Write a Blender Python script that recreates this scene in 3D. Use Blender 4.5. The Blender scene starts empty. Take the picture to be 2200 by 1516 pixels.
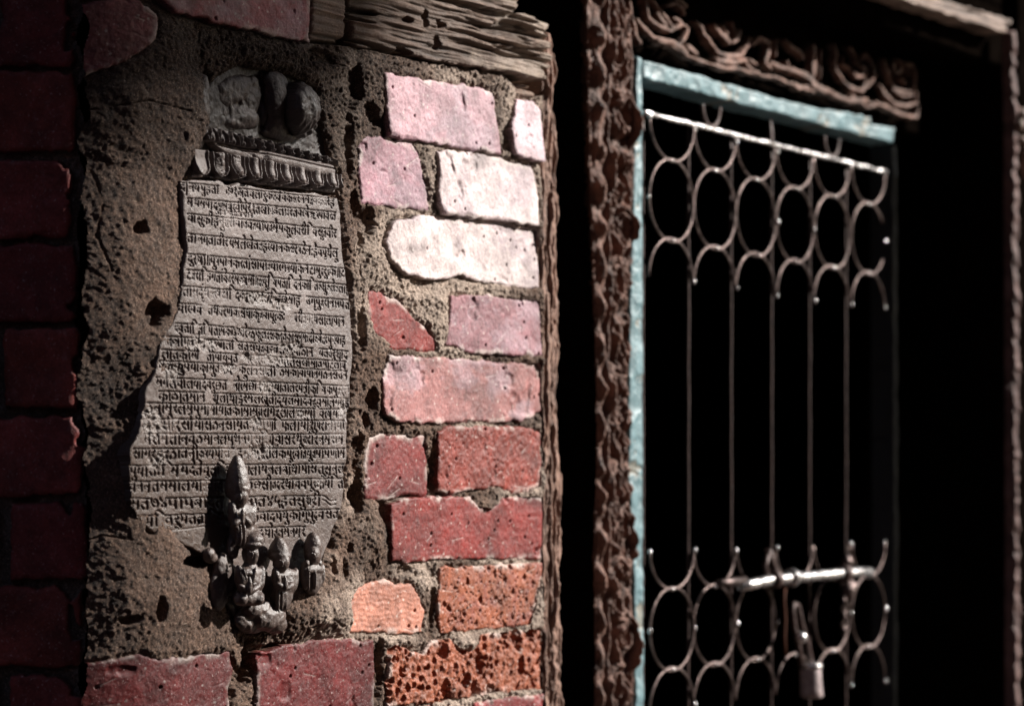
import bpy, bmesh, math, random
import numpy as np
from mathutils import Vector, Matrix

# ------------------------------------------------------------------ camera, world, sun, exposure
SC = bpy.context.scene
COL = SC.collection
F, CX, HY = 5400.0, 1100.0, 1060.0            # focal length (photo pixels), principal column, horizon row
cam_d = bpy.data.cameras.new('camera')
cam = bpy.data.objects.new('camera', cam_d)
COL.objects.link(cam)
cam.rotation_euler = (math.radians(90), 0, 0)
cam_d.sensor_width = 36.0
cam_d.lens = 36.0 * F / 2200.0
cam_d.shift_y = (HY - 758.0) / 2200.0
cam_d.clip_start, cam_d.clip_end = 0.05, 500
cam_d.dof.use_dof = True
cam_d.dof.focus_distance = 2.22
cam_d.dof.aperture_fstop = 5.2
SC.camera = cam

SUN = Vector((0.843, 0.183, 0.50)).normalized()   # direction towards the sun
w = bpy.data.worlds.new('World'); SC.world = w; w.use_nodes = True
sky = w.node_tree.nodes.new('ShaderNodeTexSky')
sky.sky_type = 'NISHITA'; sky.sun_disc = False
sky.sun_elevation = math.asin(SUN.z)
sky.sun_rotation = math.atan2(SUN.x, SUN.y)
bg = w.node_tree.nodes['Background']
w.node_tree.links.new(sky.outputs[0], bg.inputs[0])
bg.inputs[1].default_value = 0.12
sun_d = bpy.data.lights.new('sun', 'SUN'); sun_d.energy = 5.0; sun_d.angle = math.radians(0.5)
sun_d.color = (1.0, 0.95, 0.89)
sun = bpy.data.objects.new('sun', sun_d); COL.objects.link(sun)
sun.rotation_euler = SUN.to_track_quat('Z', 'Y').to_euler()
sun.location = SUN * 8
vs = SC.view_settings
vs.view_transform = 'Standard'; vs.look = 'None'; vs.gamma = 1.0; vs.exposure = 0.88
vs.use_curve_mapping = False
SC.cycles.max_bounces = 5

# ------------------------------------------------------------------ frames
A = math.radians(33.7)
D = np.array([math.sin(A), math.cos(A), 0.0])      # along the wall, to the right and away
N = np.array([math.cos(A), -math.sin(A), 0.0])     # out of the wall
Z = np.array([0.0, 0.0, 1.0])
SUN_N, SUN_D = float(N @ np.array(SUN)), float(D @ np.array(SUN))
SHADE_X, SHADE_Y, EAVE_X = 245, 320, 640       # photo columns / row where the added house's corner and eave cut the sun
C0 = float(N @ np.array([-100 / F * 2.45, 2.45, 0]))

class Plane:
    """A vertical plane: origin point o, horizontal direction d, normal n."""
    def __init__(self, o, d, n): self.o, self.d, self.n = map(np.asarray, (o, d, n))
    def st(self, px, py, off=0.0):
        r = np.array([(px - CX) / F, 1.0, -(py - HY) / F])
        k = (self.n @ self.o + off) / (self.n @ r)
        p = k * r
        return float(self.d @ (p - self.o)), float(p[2])
    def W(self, s, t, o):
        s, t, o = np.broadcast_arrays(s, t, o)
        return self.o + s[..., None] * self.d + t[..., None] * Z + o[..., None] * self.n
    def poly(self, pts, off=0.0): return [self.st(x, y, off) for x, y in pts]

WALL = Plane(N * C0, D, N)

# ------------------------------------------------------------------ noise and shape helpers
def vnoise(x, y, seed=0):
    tab = np.random.RandomState(seed).rand(128, 128).astype(np.float32)
    xi = np.floor(x).astype(np.int64); yi = np.floor(y).astype(np.int64)
    fx = (x - xi).astype(np.float32); fy = (y - yi).astype(np.float32)
    fx = fx * fx * fx * (fx * (fx * 6 - 15) + 10); fy = fy * fy * fy * (fy * (fy * 6 - 15) + 10)
    x0, x1, y0, y1 = xi % 128, (xi + 1) % 128, yi % 128, (yi + 1) % 128
    a = tab[y0, x0] * (1 - fx) + tab[y0, x1] * fx
    b = tab[y1, x0] * (1 - fx) + tab[y1, x1] * fx
    return (a * (1 - fy) + b * fy) * 2 - 1
def fbm(x, y, f, octv=4, seed=0, g=0.5):
    r = 0; a = 1.0
    for k in range(octv):
        r = r + a * vnoise(x * f + 17.3 * k, y * f + 5.1 * k, seed + k); f *= 2.03; a *= g
    return r
def worley(x, y, f, seed=0):
    """distance to nearest random point (cell units) and a random value of that point"""
    rs = np.random.RandomState(seed); jx, jy, jr = rs.rand(64, 64), rs.rand(64, 64), rs.rand(64, 64)
    X, Y = x * f, y * f; xi, yi = np.floor(X).astype(int), np.floor(Y).astype(int)
    best = np.full(X.shape, 9.0); rv = np.zeros(X.shape)
    for dy in (-1, 0, 1):
        for dx in (-1, 0, 1):
            cx, cy = xi + dx, yi + dy; a, b = cx % 64, cy % 64
            d = np.hypot(cx + jx[b, a] - X, cy + jy[b, a] - Y)
            m = d < best; best = np.where(m, d, best); rv = np.where(m, jr[b, a], rv)
    return best, rv
def sstep(a, b, x):
    t = np.clip((x - a) / (b - a), 0, 1); return t * t * (3 - 2 * t)
def seg_dist(x, y, a, b):
    ax, ay = a; dx, dy = b[0] - ax, b[1] - ay; L = dx * dx + dy * dy + 1e-18
    k = np.clip(((x - ax) * dx + (y - ay) * dy) / L, 0, 1)
    return np.hypot(x - ax - k * dx, y - ay - k * dy)
def poly_sd(x, y, P):
    """signed distance to polygon, positive inside"""
    d = np.full(x.shape, 1e9); ins = np.zeros(x.shape, bool); n = len(P)
    for i in range(n):
        a, b = P[i], P[(i + 1) % n]
        d = np.minimum(d, seg_dist(x, y, a, b))
        c = (a[1] > y) != (b[1] > y)
        xc = (b[0] - a[0]) * (y - a[1]) / ((b[1] - a[1]) if b[1] != a[1] else 1e-12) + a[0]
        ins ^= c & (x < xc)
    return np.where(ins, d, -d)
def line_dist(x, y, L):
    d = np.full(x.shape, 1e9)
    for a, b in zip(L[:-1], L[1:]): d = np.minimum(d, seg_dist(x, y, a, b))
    return d
def grid(P, res, pad=0.004):
    xs = [p[0] for p in P]; ys = [p[1] for p in P]
    return np.meshgrid(np.arange(min(xs) - pad, max(xs) + pad, res), np.arange(min(ys) - pad, max(ys) + pad, res))

# ------------------------------------------------------------------ objects
def tag(o, label=None, cat=None, group=None, kind=None):
    if label: o['label'] = label
    if cat: o['category'] = cat
    if group: o['group'] = group
    if kind: o['kind'] = kind
    return o
def empty(name, loc, label, cat, group=None):
    o = bpy.data.objects.new(name, None); COL.objects.link(o); o.location = loc
    o.empty_display_size = 0.05
    return tag(o, label, cat, group)
def link_mesh(name, me, mat, parent):
    o = bpy.data.objects.new(name, me); COL.objects.link(o)
    if mat: me.materials.append(mat)
    if parent: o.parent = parent
    return o
def base_of(parent): return np.array(parent.location) if parent else np.zeros(3)

def grid_mesh(name, P, mask, col, mat, parent=None, origin=None):
    """P (ny,nx,3) points, mask (ny-1,nx-1) faces kept, col (ny,nx,3) base colour"""
    ny, nx = P.shape[:2]
    idx = np.arange(ny * nx).reshape(ny, nx)
    q = np.stack([idx[:-1, :-1], idx[:-1, 1:], idx[1:, 1:], idx[1:, :-1]], -1)[mask]
    used, inv = np.unique(q, return_inverse=True)
    inv = inv.reshape(-1, 4).astype(np.int32)
    V = P.reshape(-1, 3)[used] - (base_of(parent) if origin is None else np.asarray(origin))
    me = bpy.data.meshes.new(name)
    me.vertices.add(len(V)); me.vertices.foreach_set('co', V.astype(np.float32).ravel())
    me.loops.add(inv.size); me.loops.foreach_set('vertex_index', inv.ravel())
    me.polygons.add(len(inv)); me.polygons.foreach_set('loop_start', np.arange(0, inv.size, 4, dtype=np.int32))
    me.polygons.foreach_set('use_smooth', np.ones(len(inv), bool))
    me.update(calc_edges=True)
    if col is not None:
        c = np.ones((len(V), 4), np.float32); c[:, :3] = col.reshape(-1, 3)[used]
        at = me.color_attributes.new('Col', 'FLOAT_COLOR', 'POINT'); at.data.foreach_set('color', c.ravel())
    o = link_mesh(name, me, mat, parent)
    if origin is not None and parent is None: o.location = origin
    return o
def facemask(m): return m[:-1, :-1] & m[:-1, 1:] & m[1:, 1:] & m[1:, :-1]

def relief(name, plane, P, off, res, hfn, mat, parent=None, thick=0.03, edge=0.003, sd=None, wob=0.0, wf=60, seed=1, origin=None):
    """a solid with a modelled front: outline P in plane coordinates, hfn(s,t,sd) -> (height, colour)"""
    S, T = grid(P, res, pad=max(0.004, 3 * res))
    d = poly_sd(S, T, P) if sd is None else sd(S, T)
    if wob: d = d + wob * fbm(S, T, wf, 3, seed)
    h, c = hfn(S, T, d)
    k = np.clip(d / edge, 0, 1); rnd = np.sqrt(np.clip(1 - (1 - k) ** 2, 0, 1))
    H = off + h - edge * (1 - rnd)
    H = np.where(d < 0, off - thick, H)
    c = np.broadcast_to(np.asarray(c, float), S.shape + (3,))
    m = d > -2.2 * res
    H = np.where(d < -1.1 * res, off - thick - 0.002, H)
    return grid_mesh(name, plane.W(S, T, H), facemask(m), c, mat, parent, origin)

def tube(name, pts, r, mat, parent=None, sides=8, caps=True, closed=False):
    """a swept round bar; r a number or one radius per point"""
    pts = [Vector(p) for p in pts]; n = len(pts); rr = [r] * n if np.isscalar(r) else list(r)
    b = Vector(base_of(parent)); bm = bmesh.new(); rings = []
    up = Vector((0.31, 0.17, 0.93))
    for i, p in enumerate(pts):
        a, c = pts[(i - 1) % n if closed else max(i - 1, 0)], pts[(i + 1) % n if closed else min(i + 1, n - 1)]
        t = (c - a).normalized()
        if abs(t.dot(up)) > 0.95: up = Vector((0.9, -0.3, 0.1))
        x = (up - t * up.dot(t)).normalized(); up = x; y = t.cross(x)
        rings.append([bm.verts.new(p - b + (x * math.cos(2 * math.pi * j / sides) + y * math.sin(2 * math.pi * j / sides)) * rr[i]) for j in range(sides)])
    for i in range(n if closed else n - 1):
        R0, R1 = rings[i], rings[(i + 1) % n]
        for j in range(sides):
            bm.faces.new((R0[j], R0[(j + 1) % sides], R1[(j + 1) % sides], R1[j])).smooth = True
    if caps and not closed:
        bm.faces.new(rings[0][::-1]); bm.faces.new(rings[-1])
    bmesh.ops.recalc_face_normals(bm, faces=bm.faces)
    me = bpy.data.meshes.new(name); bm.to_mesh(me); bm.free()
    return link_mesh(name, me, mat, parent)

def blobs(name, plane, items, off, mat, parent, voxel=0.0012, smooth=3, disp=None):
    mat = M_FIG if mat is M_STONE else mat if mat is M_DARKFIG else M_WOODFIG
    """one fused carved body out of overlapping ellipsoids given as (px, py, out_mm, r_along, r_up, r_out [, tilt])"""
    bm = bmesh.new(); b = base_of(parent)
    for it in items:
        px, py, wo, ru, rv, rw = it[:6]; tilt = it[6] if len(it) > 6 else 0.0
        s, t = plane.st(px, py, off + wo / 1000)
        c = plane.W(np.float64(s), np.float64(t), np.float64(off + wo / 1000)) - b
        M = np.stack([plane.d, Z, plane.n], 1) @ np.array([[math.cos(tilt), -math.sin(tilt), 0], [math.sin(tilt), math.cos(tilt), 0], [0, 0, 1]]) @ np.diag([ru, rv, rw]) / 1000
        m4 = Matrix([list(M[i]) + [c[i]] for i in range(3)] + [[0, 0, 0, 1]])
        vs_ = bmesh.ops.create_icosphere(bm, subdivisions=3, radius=1.0)['verts']; tp = it[7] if len(it) > 7 else 0.0; q = it[8] if len(it) > 8 else 1.0
        for v in vs_:
            x, y, z = (math.copysign(abs(c_) ** q, c_) for c_ in v.co); k = 1 - tp * y
            v.co = m4 @ Vector((x * k, y, z * k))
    for f in bm.faces: f.smooth = True
    me = bpy.data.meshes.new(name); bm.to_mesh(me); bm.free()
    o = link_mesh(name, me, mat, parent)
    r = o.modifiers.new('fuse', 'REMESH'); r.mode = 'VOXEL'; r.voxel_size = voxel; r.use_smooth_shade = True
    s = o.modifiers.new('wear', 'SMOOTH'); s.iterations = smooth; s.factor = 0.5
    tx = bpy.data.textures.new('chips', 'CLOUDS'); tx.noise_scale = 0.006
    dm = o.modifiers.new('chips', 'DISPLACE'); dm.texture = tx; dm.strength = 0.0016 if disp is None else disp; dm.texture_coords = 'LOCAL'
    return o

# ------------------------------------------------------------------ materials
def material(name, base=None, rough=0.7, spec=0.4, grain=None, bump=None, metallic=0.0, speck=None, stretch=None, coat=0.0):
    """base None: colour comes from the 'Col' attribute. grain = (scale, low, high) multiplies the colour,
       bump = [(scale, distance)], speck = (scale, amount, colour) scattered pale grains or scuffs"""
    m = bpy.data.materials.new(name); m.use_nodes = True; nt = m.node_tree; L = nt.links.new
    B = nt.nodes['Principled BSDF']
    B.inputs['Roughness'].default_value = rough; B.inputs['Metallic'].default_value = metallic
    B.inputs['Specular IOR Level'].default_value = spec
    co = nt.nodes.new('ShaderNodeTexCoord').outputs['Object']
    if stretch:
        mp = nt.nodes.new('ShaderNodeMapping'); mp.inputs['Scale'].default_value = stretch
        L(co, mp.inputs['Vector']); co = mp.outputs[0]
    if base is None:
        a = nt.nodes.new('ShaderNodeAttribute'); a.attribute_name = 'Col'; c = a.outputs['Color']
    else:
        rgb = nt.nodes.new('ShaderNodeRGB'); rgb.outputs[0].default_value = (*base, 1); c = rgb.outputs[0]
    def noise(scale, detail=4, ro=0.6):
        n = nt.nodes.new('ShaderNodeTexNoise'); n.inputs['Scale'].default_value = scale
        n.inputs['Detail'].default_value = detail; n.inputs['Roughness'].default_value = ro
        L(co, n.inputs['Vector']); return n.outputs['Fac']
    def remap(v, a0, a1, b0, b1):
        r = nt.nodes.new('ShaderNodeMapRange'); L(v, r.inputs[0])
        for i, q in enumerate((a0, a1, b0, b1)): r.inputs[i + 1].default_value = q
        return r.outputs[0]
    for g in (grain or []):
        v = remap(noise(g[0]), 0.3, 0.7, g[1], g[2])
        mx = nt.nodes.new('ShaderNodeVectorMath'); mx.operation = 'SCALE'; L(c, mx.inputs[0]); L(v, mx.inputs['Scale']); c = mx.outputs[0]
    for sp in (speck or []):
        v = remap(noise(sp[0], 5, 0.7), sp[1], sp[1] + sp[3], 0, sp[4])
        mx = nt.nodes.new('ShaderNodeMix'); mx.data_type = 'RGBA'; L(v, mx.inputs[0]); L(c, mx.inputs[6]); mx.inputs[7].default_value = (*sp[2], 1); c = mx.outputs[2]
    L(c, B.inputs['Base Color'])
    rv = remap(noise(90), 0.3, 0.7, max(rough - 0.12, 0.05), min(rough + 0.12, 1)); L(rv, B.inputs['Roughness'])
    nrm = None
    for sc, dist in (bump or []):
        bp = nt.nodes.new('ShaderNodeBump'); bp.inputs['Distance'].default_value = dist; bp.inputs['Strength'].default_value = 1.0
        L(noise(sc, 5, 0.65), bp.inputs['Height'])
        if nrm: L(nrm, bp.inputs['Normal'])
        nrm = bp.outputs[0]
    if nrm: L(nrm, B.inputs['Normal'])
    return m

M_BRICK = material('fired_brick', None, 0.52, 0.3, grain=[(38, 0.7, 1.25), (420, 0.72, 1.25), (1500, 0.75, 1.25)], bump=[(70, 0.0005), (420, 0.0005), (1400, 0.0004)],
                   speck=[(120, 0.57, (0.50, 0.40, 0.40), 0.16, 0.20), (480, 0.62, (0.8, 0.68, 0.64), 0.05, 0.45), (260, 0.66, (0.02, 0.01, 0.008), 0.04, 0.6)])
M_MORTAR = material('lime_mortar', None, 0.8, 0.35, grain=[(26, 0.7, 1.25), (330, 0.55, 1.5), (800, 0.35, 1.7)], bump=[(240, 0.0010), (700, 0.0014), (1600, 0.0010)],
                    speck=[(800, 0.61, (0.55, 0.43, 0.34), 0.03, 0.6), (700, 0.62, (0.02, 0.014, 0.01), 0.04, 0.7)])
M_STONE = material('carved_stone', None, 0.40, 0.35, grain=[(30, 0.85, 1.15), (520, 0.85, 1.15)], bump=[(240, 0.0008), (1200, 0.0004)])
M_FIG = material('polished_stone', (0.075, 0.052, 0.044), 0.40, 0.6, grain=[(60, 0.7, 1.25), (520, 0.85, 1.15)], bump=[(240, 0.0008), (900, 0.0004)])
M_DARKFIG = material('dark_stone', (0.045, 0.031, 0.027), 0.45, 0.5, grain=[(60, 0.6, 1.5), (420, 0.7, 1.3)], bump=[(140, 0.0015), (700, 0.0006)])  # darker stone for the carvings above the lotus band
M_WOODFIG = material('worn_wood', (0.2, 0.14, 0.11), 0.6, 0.4, grain=[(60, 0.7, 1.25)], bump=[(240, 0.002)])
M_WOOD = material('weathered_wood', None, 0.7, 0.35, grain=[(60, 0.75, 1.25), (700, 0.7, 1.3)], bump=[(300, 0.0015), (900, 0.0008)])
M_CARVED = material('carved_wood', None, 0.62, 0.35, grain=[(50, 0.7, 1.3), (400, 0.75, 1.3)], bump=[(150, 0.003), (500, 0.0012)])
M_DARK = material('shade_black_wood', (0.0035, 0.0025, 0.002), 0.9, 0.0, grain=[(30, 0.6, 1.4)], bump=[(90, 0.002)])  # near-black base stands in for deep shade on boards and room
M_BLUE = material('blue_paint', (0.20, 0.36, 0.40), 0.5, 0.4, grain=[(45, 0.75, 1.15)], bump=[(120, 0.0015)],
                  speck=[(70, 0.62, (0.17, 0.16, 0.13), 0.08, 0.6), (300, 0.66, (0.5, 0.6, 0.6), 0.06, 0.5)])
M_IRON = material('worn_iron', (0.13, 0.095, 0.088), 0.36, 0.5, metallic=0.8, grain=[(60, 0.4, 1.3)], bump=[(200, 0.0012)])
M_RUST = material('rusty_iron', (0.055, 0.03, 0.026), 0.5, 0.4, metallic=0.2, grain=[(80, 0.6, 1.4)], bump=[(250, 0.001)])
M_STEEL = material('bright_steel', (0.72, 0.70, 0.70), 0.25, 0.5, metallic=0.9, grain=[(90, 0.8, 1.1)], bump=[(150, 0.0008)])
M_GROUND = material('paving_brick', (0.10, 0.07, 0.055), 0.85, 0.3, grain=[(3, 0.7, 1.3), (40, 0.8, 1.2)], bump=[(30, 0.01)])

# ------------------------------------------------------------------ ground and dark room behind the door
def box_mesh(name, corners, mat, parent=None, label=None, cat=None, kind=None, inward=False):
    """a box between two plane-frame corners (s,t,o)"""
    (s0, t0, o0), (s1, t1, o1) = corners
    c = np.array([[s, t, o] for s in (s0, s1) for t in (t0, t1) for o in (o0, o1)])
    P = WALL.W(c[:, 0], c[:, 1], c[:, 2])
    org = base_of(parent) if parent else P.mean(0)
    bm = bmesh.new(); v = [bm.verts.new(p - org) for p in P]
    for f in ((0, 1, 3, 2), (4, 6, 7, 5), (0, 4, 5, 1), (2, 3, 7, 6), (0, 2, 6, 4), (1, 5, 7, 3)): bm.faces.new([v[i] for i in f])
    bmesh.ops.recalc_face_normals(bm, faces=bm.faces)
    if not parent or not inward:
        pass
    if min(abs(s1 - s0), abs(t1 - t0), abs(o1 - o0)) > 0.008:
        bmesh.ops.bevel(bm, geom=bm.edges[:], offset=0.0025, segments=2, affect='EDGES')
    me = bpy.data.meshes.new(name); bm.to_mesh(me); bm.free()
    o = link_mesh(name, me, mat, parent)
    if not parent: o.location = org
    return tag(o, label, cat, None, kind)

GZ = -1.25
me = bpy.data.meshes.new('ground'); me.from_pydata([(-40, -40, 0), (40, -40, 0), (40, 40, 0), (-40, 40, 0)], [], [(0, 1, 2, 3)])
g = link_mesh('ground', me, M_GROUND, None); g.location = (0, 0, GZ); g['kind'] = 'structure'

# ------------------------------------------------------------------ brick wall: one modelled surface, split into brickwork and mortar
def px2s(x, y=760): return WALL.st(x, y)[0]
RK = .36
S_RAMP = px2s(400); L_RAMP = S_RAMP - px2s(172)
for _ in range(8): L_RAMP = S_RAMP - WALL.st(172, 760, -RK * L_RAMP)[0]
S_CORN = S_RAMP - L_RAMP
def ramp(S):
    k = np.clip((S_RAMP - S) / L_RAMP, 0, 1.15)
    return -RK * L_RAMP * np.minimum(k, 1) ** 2 - 2.2 * np.clip(S_CORN - S, 0, 1)
def wst(px, py):
    """photo pixel -> wall coordinates on the curved wall surface"""
    s, t = WALL.st(px, py)
    for _ in range(6): s, t = WALL.st(px, py, float(ramp(np.float64(s))))
    return s, t
# outline in photo pixels, colour, height (mm), tilt right / tilt up, pit style
BRICKS = [
 ([(826,160),(900,172),(1000,186),(1061,200),(1068,262),(1073,330),(1000,318),(930,305),(858,299),(832,292),(827,230)], (.40,.24,.27), 5, .02, .10, 0),
 ([(1109,215),(1145,221),(1160,238),(1163,300),(1164,346),(1130,338),(1099,330),(1093,280)], (.50,.37,.40), 6, .05, .14, 0),
 ([(789,295),(840,300),(885,310),(898,330),(910,390),(918,452),(860,444),(800,438),(778,434),(773,380),(775,320)], (.30,.155,.185), 3, 0, .06, 0),
 ([(936,327),(1000,331),(1080,343),(1147,356),(1155,380),(1158,430),(1157,482),(1100,474),(1020,468),(944,459),(933,439),(936,380)], (.53,.43,.43), 5, .05, .13, 0),
 ([(843,478),(898,465),(980,470),(1080,482),(1163,498),(1166,560),(1165,617),(1100,610),(1030,603),(990,588),(945,597),(904,599),(862,584),(826,556),(818,520)], (.55,.45,.44), 4, .05, .12, 0),
 ([(792,622),(815,632),(855,645),(885,681),(915,705),(931,728),(934,752),(890,750),(845,746),(820,722),(799,705),(794,665)], (.19,.028,.024), 2, 0, .02, 0),
 ([(970,638),(1046,636),(1096,646),(1158,648),(1163,700),(1163,760),(1100,760),(1010,756),(957,737),(964,680)], (.25,.115,.13), 3, .02, .05, 0),
 ([(832,765),(920,770),(1040,778),(1157,785),(1165,817),(1165,880),(1135,899),(1060,903),(950,906),(852,906),(822,886),(817,820)], (.28,.118,.112), 4, .03, .05, 0),
 ([(796,942),(822,934),(870,940),(911,939),(916,1000),(918,1066),(870,1060),(835,1070),(788,1068),(786,1000)], (.17,.024,.022), 2, 0, .01, 0),
 ([(939,929),(964,919),(1040,918),(1129,919),(1160,932),(1163,990),(1159,1044),(1135,1051),(1100,1056),(1067,1040),(1020,1049),(972,1058),(938,1054),(937,990)], (.20,.034,.023), 4, .02, .0, 1),
 ([(836,1085),(863,1075),(938,1068),(1010,1070),(1030,1092),(1050,1098),(1066,1082),(1078,1068),(1166,1070),(1169,1130),(1168,1197),(1060,1198),(945,1197),(920,1200),(884,1206),(838,1202),(837,1140)], (.185,.021,.017), 4, .02, .0, 0),
 ([(771,1262),(800,1250),(826,1245),(845,1254),(884,1259),(900,1285),(909,1316),(904,1357),(820,1357),(751,1356),(748,1299)], (.46,.19,.13), 3, 0, .0, 2),
 ([(943,1221),(1023,1218),(1100,1214),(1166,1211),(1164,1252),(1149,1306),(1139,1340),(1070,1346),(1000,1352),(945,1357),(938,1306)], (.25,.075,.05), 3, .02, -.02, 3),
 ([(836,1395),(852,1386),(880,1398),(905,1406),(925,1378),(965,1374),(985,1398),(1015,1400),(1035,1364),(1100,1358),(1163,1354),(1168,1410),(1171,1476),(1060,1486),(945,1503),(831,1514),(835,1450)], (.26,.075,.036), 3, .02, -.02, 4),
 ([(1020,1514),(1060,1503),(1108,1497),(1166,1495),(1170,1560),(1170,1640),(1020,1640)], (.2,.03,.03), 4, 0, 0, 0),
 ([(206,1436),(250,1418),(301,1408),(340,1420),(400,1414),(492,1402),(498,1440),(486,1480),(492,1530),(488,1600),(205,1620)], (.075,.005,.005), 3, 0, -.03, 0),
 ([(555,1404),(590,1392),(622,1384),(700,1376),(799,1378),(803,1440),(802,1507),(790,1600),(560,1620),(548,1530),(552,1460)], (.105,.007,.0075), 4, 0, -.02, 0),
 ([(180,14),(260,-4),(300,4),(333,30),(331,82),(297,109),(255,135),(211,158),(186,110),(179,60)], (.19,.06,.062), 4, 0, 0, 0),
 ([(345,-50),(343,0),(366,20),(430,38),(520,60),(600,78),(656,90),(658,0),(658,-60)], (.28,.075,.085), 7, 0, .02, 0),
 ([(190,-90),(330,-90),(330,-24),(250,-20),(190,-10)], (.25,.08,.08), 3, 0, 0, 0),
 ([(830,1530),(940,1520),(1000,1530),(1000,1650),(830,1650)], (.24,.05,.05), 3, 0, 0, 0),
]
PITS = [(800,858,15,34,14),(782,905,9,20,9),(763,1040,15,62,14),(770,960,12,40,10),(826,1095,14,26,13),(742,1178,9,14,9),(332,1308,9,24,12),(768,520,16,30,10),
        (790,470,16,34,11),(760,440,12,30,9),(300,490,18,22,9),(330,665,20,26,9),(500,1452,14,44,12),(530,1440,16,50,12),(1060,690,14,20,3),(730,1215,10,30,9),
        (702,1200,10,40,9),(870,1225,20,12,6),(560,155,16,10,5),(452,190,10,28,6),(760,180,16,40,8),(800,250,12,24,6),(750,330,10,60,10),(742,600,8,30,8),
        (772,700,9,70,9),(318,1130,12,20,8),(430,1205,40,9,8),(690,120,30,12,6),(270,1330,26,10,5),(560,1395,50,10,6),(920,880,30,6,4),
        (930,960,6,46,8),(928,1040,6,20,7),(930,1280,5,46,7),(942,400,5,60,8),(1086,300,8,30,6),(815,1430,9,60,8),(1010,340,60,7,6),(960,1370,16,16,4)]
BUMPS = [(812,1150,22,70,5),(818,230,14,60,3),(380,1280,120,110,12),(690,1285,70,70,13),(640,1330,60,40,9),(790,1160,40,60,6),(250,1150,60,160,7),(270,620,80,150,6),(330,250,90,90,5),(600,110,160,50,7),
         (800,560,30,50,6),(900,640,50,14,4),(870,1380,60,18,6),(900,1290,20,60,4),(1010,1385,26,18,7),(800,750,30,60,4),(940,690,26,50,3),(1050,1090,20,14,5),(770,250,30,60,5),
         (420,240,30,70,9),(720,1330,40,30,8),(395,330,26,60,8)]

wall = empty('brick_wall', WALL.W(np.float64(px2s(700)), np.float64(GZ), np.float64(-0.1)),
             'weathered red brick wall with crumbling lime mortar around an inscribed stone tablet', 'brick wall')
def brick_colour(S, T, base, seed, style):
    f = fbm(S, T, 22, 4, seed); g = fbm(S, T, 130, 3, seed + 9)
    c = np.array(base)[None, None] * (1 + 0.22 * f + 0.14 * g)[..., None]
    if style in (3, 4):                                              # eroded orange body under the red skin
        k = sstep(-.1, .5, f + .5 * g)[..., None]; c = c * (1 - k) + np.array((.28, .082, .04)) * k
    return np.clip(c, .004, .9)

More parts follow.
